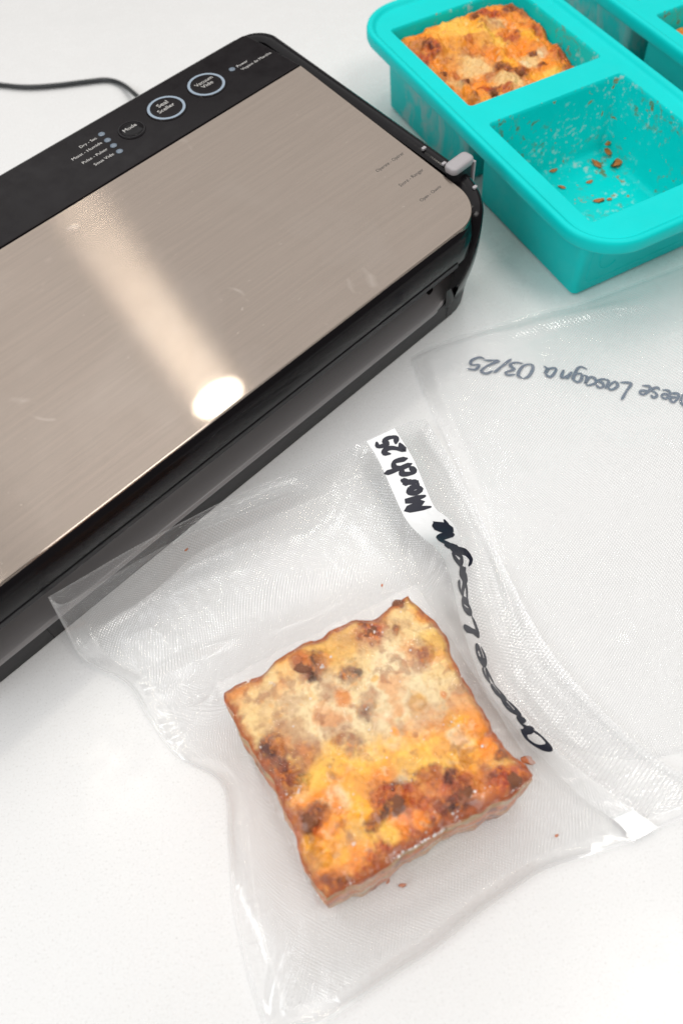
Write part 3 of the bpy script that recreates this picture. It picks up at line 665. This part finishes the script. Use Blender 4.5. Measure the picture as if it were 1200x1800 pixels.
GLY = {'C': (.55, [[(.5, .8), (.32, 1), (.08, .8), (.02, .4), (.14, .05), (.34, 0), (.52, .15)]]),
       'h': (.5, [[(.06, 1), (.04, .5), (.03, 0)], [(.04, .3), (.2, .56), (.36, .46), (.38, 0)]]),
       'e': (.48, [[(.06, .28), (.38, .34), (.34, .52), (.18, .57), (.04, .3), (.14, .03), (.4, .08)]]),
       's': (.42, [[(.36, .48), (.2, .57), (.06, .45), (.2, .3), (.33, .15), (.18, 0), (.02, .08)]]),
       'L': (.55, [[(.12, 1), (.09, .5), (.03, .06), (.2, .0), (.46, .07)]]),
       'a': (.52, [[(.38, .48), (.2, .57), (.04, .3), (.14, .02), (.3, .12), (.39, .5), (.38, .12), (.48, .02)]]),
       'g': (.5, [[(.38, .48), (.18, .56), (.04, .3), (.16, .05), (.34, .18), (.4, .5), (.37, -.2), (.2, -.45), (.0, -.3)]]),
       'n': (.5, [[(.03, .54), (.03, 0)], [(.03, .3), (.2, .56), (.35, .44), (.38, 0)]]),
       'M': (.85, [[(.0, 0), (.1, .95), (.18, .9), (.36, .2), (.56, .95), (.64, .9), (.72, 0)]]),
       'r': (.42, [[(.03, .54), (.05, 0)], [(.05, .3), (.18, .52), (.34, .5)]]),
       'c': (.46, [[(.38, .45), (.2, .56), (.04, .3), (.16, .02), (.38, .1)]]),
       '2': (.55, [[(.04, .75), (.2, .98), (.4, .8), (.3, .45), (.02, .03), (.22, .04), (.46, .04)]]),
       '5': (.52, [[(.44, .95), (.14, .93), (.1, .56), (.3, .6), (.43, .3), (.25, .02), (.02, .1)]]),
       '0': (.52, [[(.24, .98), (.06, .75), (.04, .25), (.22, .0), (.4, .25), (.4, .75), (.24, .98)]]),
       '3': (.5, [[(.06, .9), (.26, .98), (.38, .78), (.18, .54), (.4, .35), (.28, .03), (.03, .08)]]),
       '/': (.42, [[(.36, 1.05), (.18, .5), (.0, -.1)]]), ' ': (.35, [])}
def write(text, wid, slant=.12):
    """polyline ribbons of a handwritten word, in letter heights"""
    x = 0; out = []
    for ch in text:
        w, st = GLY[ch]; sc_, dy_, sl_ = random.uniform(.86, 1.14), random.uniform(-.07, .07), slant + random.uniform(-.10, .10)
        for s in st:
            p = catmull(np.array(s) + np.array([[random.gauss(0, .025), random.gauss(0, .025)] for _ in s]), 26) * sc_; p[:, 0] += sl_ * p[:, 1]; p = p + np.array([x, dy_]); out.append(p)
        x += w * (.94 + .06 * sc_)
    R = []
    for p in out:
        T = np.gradient(p, axis=0); T /= np.linalg.norm(T, axis=1)[:, None] + 1e-9; nrm = np.column_stack([-T[:, 1], T[:, 0]])
        k = np.linspace(0, 1, len(p)); ww = wid * (.82 + .3 * np.abs(np.sin(k * 5 + p[0, 0] * 3))) * np.minimum(1, .55 + 6 * np.minimum(k, 1 - k))
        p = np.vstack([p[:1] - T[:1] * wid * .3, p, p[-1:] + T[-1:] * wid * .3]); nrm = np.vstack([nrm[:1], nrm, nrm[-1:]]); ww = np.r_[wid * .25, ww, wid * .25]
        R.append((p + nrm * ww[:, None] / 2, p - nrm * ww[:, None] / 2))
    return R, x
def writing_mesh(name, P, ribbons, tf, mat, parent, origin, lift, sign=1.0, sv=None):
    V, F, off = [], [], 0
    for k, (a, b) in enumerate(ribbons):
        m_ = len(a); st = tf(np.vstack([a, b])); pt, nr = sample(P, st[:, 0], st[:, 1], sv)
        V.append(pt + nr * (lift + .0015 * k) * sign - origin); F += [(off + i, off + i + 1, off + m_ + i + 1, off + m_ + i) for i in range(m_ - 1)]; off += 2 * m_
    return mesh_obj(name, np.vstack(V), F, mat, parent, smooth=False)

W_, L_ = 28.0, 30.0
def px3(lst): return np.array([unproj(x, y, z=z) for x, y, z in lst])
# --- the empty bag lying flat on the right
b2_top = px3([(722, 628, .25), (760, 606, .45), (860, 572, .5), (960, 545, .35), (1030, 528, .3), (1200, 465, .3), (1420, 385, .3)])
b2_left = px3([(722, 628, .25), (745, 690, .3), (785, 775, .3), (830, 880, .22), (870, 1000, .16), (895, 1120, .12), (905, 1235, .1)])
b2_bot = px3([(905, 1235, .1), (960, 1290, .1), (1050, 1326, .1), (1137, 1334, .12), (1200, 1322, .15), (1430, 1290, .2)])
b2_right = px3([(1420, 385, .3), (1425, 700, .3), (1428, 1000, .25), (1430, 1290, .2)])
NS2, NT2 = 150, 150
P2 = coons(b2_top, b2_right, b2_bot, b2_left, NS2, NT2)
s2, t2 = np.meshgrid(np.linspace(0, 1, NS2), np.linspace(0, 1, NT2), indexing='ij')
X2, Y2 = P2[..., 0], P2[..., 1]
fade2 = sstep(0, .06, np.minimum(np.minimum(s2, 1 - s2), np.minimum(t2, 1 - t2)))
low2 = 1 - .75 * sstep(.35, .75, t2)
top2 = P2.copy()
top2[..., 2] = .12 + (P2[..., 2] - .12) * (1 - fade2 * .4) + fade2 * low2 * (.28 + .22 * vnoise(X2, Y2, 71, .16, 3) + .05 * vnoise(X2, Y2, 72, .6, 3))
for pts, amp, wd in ((((735, 625), (800, 600), (900, 588), (1010, 560), (1120, 545)), .35, .5), (((740, 640), (790, 740), (850, 860)), .22, .35), (((860, 612), (960, 570), (1060, 552), (1200, 520)), .22, .6), (((1000, 1010), (1120, 1000), (1210, 1060)), .10, .8), (((1020, 1210), (1110, 1130), (1200, 1100)), .08, .5)):
    d, fq = seg_dist(X2, Y2, np.array([unproj(x, y, z=.3)[:2] for x, y in pts])); top2[..., 2] += fade2 * amp * np.exp(-(d / wd) ** 2) * np.sin(np.pi * np.clip(fq, .08, .92))
top2[..., 2] = np.maximum(top2[..., 2], .09)
bot2 = P2.copy(); bot2[..., 2] = np.minimum(top2[..., 2] - .02, .06 + .02 * vnoise(X2, Y2, 75, .3, 2))
org2 = np.array([*P2[NS2 // 2, NT2 // 2, :2], 0.0])
bag2 = thing('vacuum_bag', 'empty clear embossed bag lying flat with handwriting upside down', 'plastic bag', org2, 0, 'clear vacuum bags')
emb2 = sstep(.03, .05, s2) * 1.0
edge2 = .10 * (1 - sstep(.004, .012, np.minimum(np.minimum(s2, 1 - s2), np.minimum(t2, 1 - t2))))
film_mesh('top_film', top2, m_film2, bag2, s2 * 26, t2 * 28, emb2, edge2, org2)
film_mesh('bottom_film', bot2, m_film2, bag2, s2 * 26, t2 * 28, emb2, edge2, org2)
# writing on the underside of its top film, upside down
rb, wlen = write('Cheese Lasagna 03/25', .13)
def st_of(P, x, y, z=.4):
    q = unproj(x, y, z=z); d = np.hypot(P[..., 0] - q[0], P[..., 1] - q[1]); i, j = np.unravel_index(np.argmin(d), d.shape)
    return np.array([i / (P.shape[0] - 1), j / (P.shape[1] - 1)])
e1, e0 = st_of(top2, 828, 622), st_of(top2, 1240, 694)
hx = (e1 - e0) / wlen
up = st_of(top2, 1060, 700) - st_of(top2, 1064, 656); up = up / 1.0
def tf2(q): return e0 + np.outer(q[:, 0], hx) + np.outer(q[:, 1], up * .72)
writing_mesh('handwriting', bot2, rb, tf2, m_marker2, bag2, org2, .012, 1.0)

# --- the bag round the portion
def on_front(x, y, v): # a point standing just in front of the sealer
    p0 = seal_w(0, v, 0); nn_ = seal_w(0, v + 1, 0) - p0; return unproj(x, y, p0, nn_)
topA = np.vstack([[on_front(85, 1050, 22.4), on_front(150, 1012, 22.45), on_front(225, 968, 22.6)], px3([(320, 918, 2.9), (420, 868, 2.7), (520, 827, 2.5), (600, 793, 2.4), (643, 775, 2.3)])])
E0 = px3([(643, 775, 2.3), (664, 808, 2.3), (690, 865, 2.2), (714, 915, 2.2), (742, 945, 2.4), (768, 968, 2.6), (787, 1003, 2.7), (803, 1070, 2.7), (815, 1115, 2.6), (832, 1165, 2.4), (850, 1205, 2.1), (893, 1267, 1.7), (960, 1342, 1.1), (1030, 1410, .7), (1085, 1447, .45), (1112, 1480, .35)])
E1 = px3([(692, 752, 2.1), (725, 806, 2.0), (746, 855, 1.9), (764, 893, 1.7), (787, 912, 1.4), (806, 940, 1.2), (818, 990, 1.1), (824, 1050, 1.1), (839, 1100, 1.1), (853, 1150, 1.0), (866, 1195, .9), (912, 1250, .8), (985, 1325, .7), (1068, 1390, .5), (1117, 1427, .4), (1157, 1456, .35)])
topB = px3([(692, 752, 2.1), (722, 741, 1.7), (748, 736, 1.2)])
right_e = px3([(748, 736, 1.2), (800, 822, .9), (850, 920, .75), (905, 1035, .7), (965, 1140, .65), (1045, 1235, .6), (1150, 1330, .55), (1280, 1405, .45)])
left_e = np.vstack([topA[:1], px3([(112, 1100, 2.0), (148, 1160, .9), (222, 1200, .8), (262, 1262, .5), (310, 1327, .4), (390, 1378, .3), (402, 1480, .25), (412, 1600, .2), (438, 1720, .2), (470, 1818, .25)])])
botA = np.vstack([left_e[-1:], px3([(560, 1800, .5), (605, 1776, .55), (690, 1717, .5), (765, 1668, .5), (840, 1607, .55), (900, 1565, .5), (960, 1528, .45), (1040, 1502, .4), (1112, 1480, .35)])])
sl0, sl1 = .855, .925
NA, NM, NB, NT = 205, 17, 22, 261
PA = coons(topA, E0, botA, left_e, NA, NT)
PM = coons(np.vstack([E0[:1], E1[:1]]), E1, np.vstack([E0[-1:], E1[-1:]]), E0, NM, NT)
PB = coons(topB, right_e, np.vstack([E1[-1:], px3([(1205, 1437, .4)]), right_e[-1:]]), E1, NB, NT)
P1 = np.concatenate([PA, PM[1:], PB[1:]], 0); NS = P1.shape[0]
sv1 = np.r_[np.linspace(0, sl0, NA), np.linspace(sl0, sl1, NM)[1:], np.linspace(sl1, 1, NB)[1:]]
s1, t1 = np.meshgrid(sv1, np.linspace(0, 1, NT), indexing='ij')
X1, Y1 = P1[..., 0], P1[..., 1]
fixed1 = (s1 >= sl0 - 1e-6) & (s1 <= sl1 + 1e-6)
# obstacle: portion, lying on the counter / on the other bag
bu = (X1 - BX) * math.cos(_ba) + (Y1 - BY) * math.sin(_ba); bv = -(-(X1 - BX) * math.sin(_ba) + (Y1 - BY) * math.cos(_ba))
gi = np.clip((bu / BA * 319), 0, 319).astype(int); gj = np.clip((bv / BB * 319), 0, 319).astype(int)
Hm = LZ.copy()
for _ in range(3):
    Hm = np.maximum.reduce([Hm] + [np.roll(np.roll(Hm, a, 0), b, 1) for a in (-4, 0, 4) for b in (-4, 0, 4)])
inside = (bu > -.22) & (bu < BA + .22) & (bv > -.22) & (bv < BB + .22)
floor_ = np.full(X1.shape, .30)
obs = np.where(inside, Z0 + Hm[gi, gj] + .16, floor_)
def poly(pts, z): return np.array([unproj(x, y, z=z)[:2] for x, y in pts])
def ridge(pts, z, amp, wd, lo=.05):
    d, fq = seg_dist(X1, Y1, poly(pts, z)); return amp * np.exp(-(d / wd) ** 2) * np.clip(np.sin(np.pi * np.clip(fq, lo, 1 - lo)) * 1.3, 0, 1)
obs = np.maximum(obs, ridge([(130, 1055), (230, 1000), (330, 942), (480, 885), (640, 820)], 2.3, 2.5, .5))
Zc = P1[..., 2].copy()
lv = None
for stepn, it in ((4, 900), (2, 900), (1, 700)):
    ob = np.where(fixed1, -1, obs)[::stepn, ::stepn]; zb = Zc[::stepn, ::stepn].copy()
    if lv is not None:
        a = np.linspace(0, lv.shape[0] - 1, zb.shape[0]); b = np.linspace(0, lv.shape[1] - 1, zb.shape[1])
        up_ = np.array([np.interp(b, np.arange(lv.shape[1]), r) for r in lv]); up_ = np.array([np.interp(a, np.arange(lv.shape[0]), c_) for c_ in up_.T]).T
        z0_ = up_; z0_[0], z0_[-1], z0_[:, 0], z0_[:, -1] = zb[0], zb[-1], zb[:, 0], zb[:, -1]
    else: z0_ = zb
    fx = fixed1[::stepn, ::stepn]; z0_ = np.where(fx, zb, z0_)
    lv = relax(z0_, ob, .0011 * stepn ** 2, it, fx)
Z1 = lv
free = sstep(.05, .5, Z1 - np.where(inside, obs, -1)) * sstep(0, .03, np.minimum(np.minimum(s1, 1 - s1), np.minimum(t1, 1 - t1))) * np.where(fixed1, .12, 1)
Z1 = Z1 + free * (.07 * vnoise(X1, Y1, 81, .45, 3) + .03 * vnoise(X1 + .6 * Y1, Y1 * .3, 82, 1.4, 3))
for pts, z, amp, wd in ((((228, 1188), (320, 1140), (420, 1108)), 1.5, .6, .24), (((232, 1193), (310, 1193), (390, 1200)), 1.8, .5, .2), (((262, 1222), (340, 1250), (412, 1275)), 1.8, .8, .22), (((310, 1232), (360, 1240), (400, 1262)), 2.2, .5, .2), (((420, 1110), (520, 1080), (640, 1020)), 2.5, .35, .25),
                        (((310, 1327), (370, 1338), (430, 1362)), .8, .3, .2), (((430, 1340), (480, 1450), (547, 1592)), 2.2, .3, .25), (((547, 1592), (545, 1660), (500, 1790)), .9, .6, .35), (((530, 1600), (490, 1700), (470, 1790)), .7, .35, .3),
                        (((935, 1390), (1030, 1420), (1110, 1460)), .9, .35, .3), (((600, 1600), (760, 1560), (900, 1480)), .8, .18, .4), (((640, 1660), (760, 1600), (900, 1530)), .5, .25, .35), (((740, 1040), (760, 980), (800, 900)), 2.2, .3, .3), (((880, 1180), (960, 1290), (1090, 1390)), .8, .4, .3),
                        (((560, 1000), (640, 880), (690, 800)), 1.6, .2, .9), (((200, 1110), (260, 1090), (300, 1120)), 1.5, .2, .3), (((850, 940), (880, 1060), (905, 1150)), .9, .3, .35)):
    Z1 = Z1 + free * ridge(pts, z, amp, wd, .02)
for (cu_, cv_, ang0, n_) in ((0, 0, 135, 6), (BA, 0, 45, 5), (BA, BB, -45, 5), (0, BB, -135, 6)):   # pleats fanning out from the corners of the portion
    for k in range(n_):
        an = math.radians(ang0 + BYAW + (k - (n_ - 1) / 2) * 17 + random.uniform(-5, 5)); ln_ = random.uniform(3.0, 6.5); bend = random.uniform(-.5, .5)
        p0_ = np.array([BX + cu_ * math.cos(_ba) + cv_ * math.sin(_ba), BY + cu_ * math.sin(_ba) - cv_ * math.cos(_ba)]); dv = np.array([math.cos(an), math.sin(an)]); nv = np.array([-dv[1], dv[0]])
        d_, f_ = seg_dist(X1, Y1, np.array([p0_ + dv * .2, p0_ + dv * ln_ * .5 + nv * bend * .4, p0_ + dv * ln_ + nv * bend]))
        Z1 = Z1 + free * random.uniform(.22, .5) * np.exp(-(d_ / random.uniform(.14, .22)) ** 2) * (1 - f_) ** .6 * sstep(0, .12, f_)
Z1 = np.maximum(Z1, np.where(inside, obs, .34 - .1))
top1 = np.dstack([X1, Y1, Z1])
org1 = np.array([*P1[NS // 2, NT // 2, :2], 0.0])
bag1 = thing('vacuum_bag', 'clear embossed bag wrapped round the lasagna with dated white writing strip', 'plastic bag', org1, 0, 'clear vacuum bags')
emb1 = sstep(.045, .06, s1) * (1 - sstep(.965, .98, t1)) * 1.0
contact = np.where(inside, 1 - sstep(.0, .5, Z1 - obs), 0); emb1 = emb1 * (1 - .96 * contact)
edge1 = .25 * (1 - sstep(.004, .011, np.minimum(np.minimum(s1, 1 - s1), np.minimum(t1 + .004, 1 - t1)))) + .06 * (1 - sstep(.04, .05, s1)) + .05 * sstep(.965, .975, t1) - .035 * contact
film_mesh('top_film', top1, m_film, bag1, s1 * W_, t1 * L_, emb1, edge1, org1, contact)
Zb_ = Zc.copy(); Zb_[:, 0] = np.maximum(.3, Zc[:, 0] - 1.3)
fl_ = np.where(inside, .05, .06 + .17 * sstep(.70, .8, s1))
zb = Zb_[::2, ::2]; lb = relax(zb, fl_[::2, ::2], .012, 700)
a = np.linspace(0, lb.shape[0] - 1, NS); b = np.linspace(0, lb.shape[1] - 1, NT)
lb = np.array([np.interp(b, np.arange(lb.shape[1]), r) for r in lb]); lb = np.array([np.interp(a, np.arange(lb.shape[0]), c_) for c_ in lb.T]).T
bot1 = np.dstack([X1, Y1, np.where(inside, .055, np.minimum(lb, Z1 - .03))])
film_mesh('bottom_film', bot1, m_film2, bag1, s1 * W_, t1 * L_, emb1, edge1 * .5, org1)
# writing strip along one side
sp_, st_ = np.meshgrid(np.linspace(sl0, sl1, 16), np.linspace(.002, .998, 240), indexing='ij')
pt, nr = sample(top1, sp_.ravel(), st_.ravel(), sv1); pt = (pt + nr * .02 - org1)
ix = np.arange(16 * 240).reshape(16, 240)
tt_ = np.linspace(.002, .998, 240)[None, :] * np.ones((16, 1))
sheen_milk = .2 + .8 * (1 - sstep(.25, .33, tt_)) + .75 * sstep(.945, .955, tt_)  # whiter ends: reflected sheen put into the strip's milkiness
strip = film_mesh('writing_strip', pt.reshape(16, 240, 3), m_strip, bag1, sp_ * W_, st_ * L_, sheen_milk * 0, sheen_milk, np.zeros(3))
def strip_text(text, t_from, t_to, wid, hgt=1.0):
    rb, wl = write(text, wid)
    def tf(q): return np.column_stack([sl1 - .010 - (sl1 - sl0) * .72 * hgt * q[:, 1], t_from + (t_to - t_from) * q[:, 0] / wl])
    writing_mesh('handwriting', top1, rb, tf, m_marker, strip, org1, .035, 1.0, sv1)
strip_text('March 25', .215, .012, .23, 1.05)
strip_text('Cheese Lasagna', .78, .25, .21)

# loose crumbs
def crumb(x, y, z, s, label, group):
    p = unproj(x, y, z=z); o = bpy.data.objects.new('lasagna_crumb', random.choice(CRUMB)); COL.objects.link(o)
    o.location = Vector(p) * CM; o.scale = (s * CM * 1.45, s * CM * .85, s * CM * .38); o.rotation_euler = (0, 0, random.uniform(0, 6)); tag(o, label, 'crumb', group)
for x, y, z, s, lab in ((328, 966, 1.2, .07, 'tiny orange crumb under the film beside the sealer front'), (671, 1029, 1.5, .05, 'tiny orange speck off the lasagna edge facing the sealer'),
                        (708, 1556, .35, .10, 'larger of two orange crumbs below the lasagna front edge'), (682, 1549, .35, .07, 'smaller of two orange crumbs below the lasagna front edge'),
                        (926, 1336, .6, .2, 'reddish crumb off the lasagna corner beside the writing strip'), (978, 1469, .3, .07, 'lone orange crumb near the end of the white strip')):
    crumb(x, y, z, s, lab, 'crumbs in the filled bag')
crumb(1089, 283, .62, .5, 'largest red food scrap in the back corner of the emptied compartment', 'scraps in the emptied compartment')
for x, y, z, s in ((1069, 265, .75, .3), (1067, 252, 1.3, .2), (1047, 286, .5, .28), (1053, 352, .45, .22), (1036, 319, .42, .16), (972, 299, .5, .2), (986, 328, .45, .16), (1070, 350, .42, .14)):
    crumb(x, y, z, s, 'small orange food scrap on the floor of the emptied compartment', 'scraps in the emptied compartment')
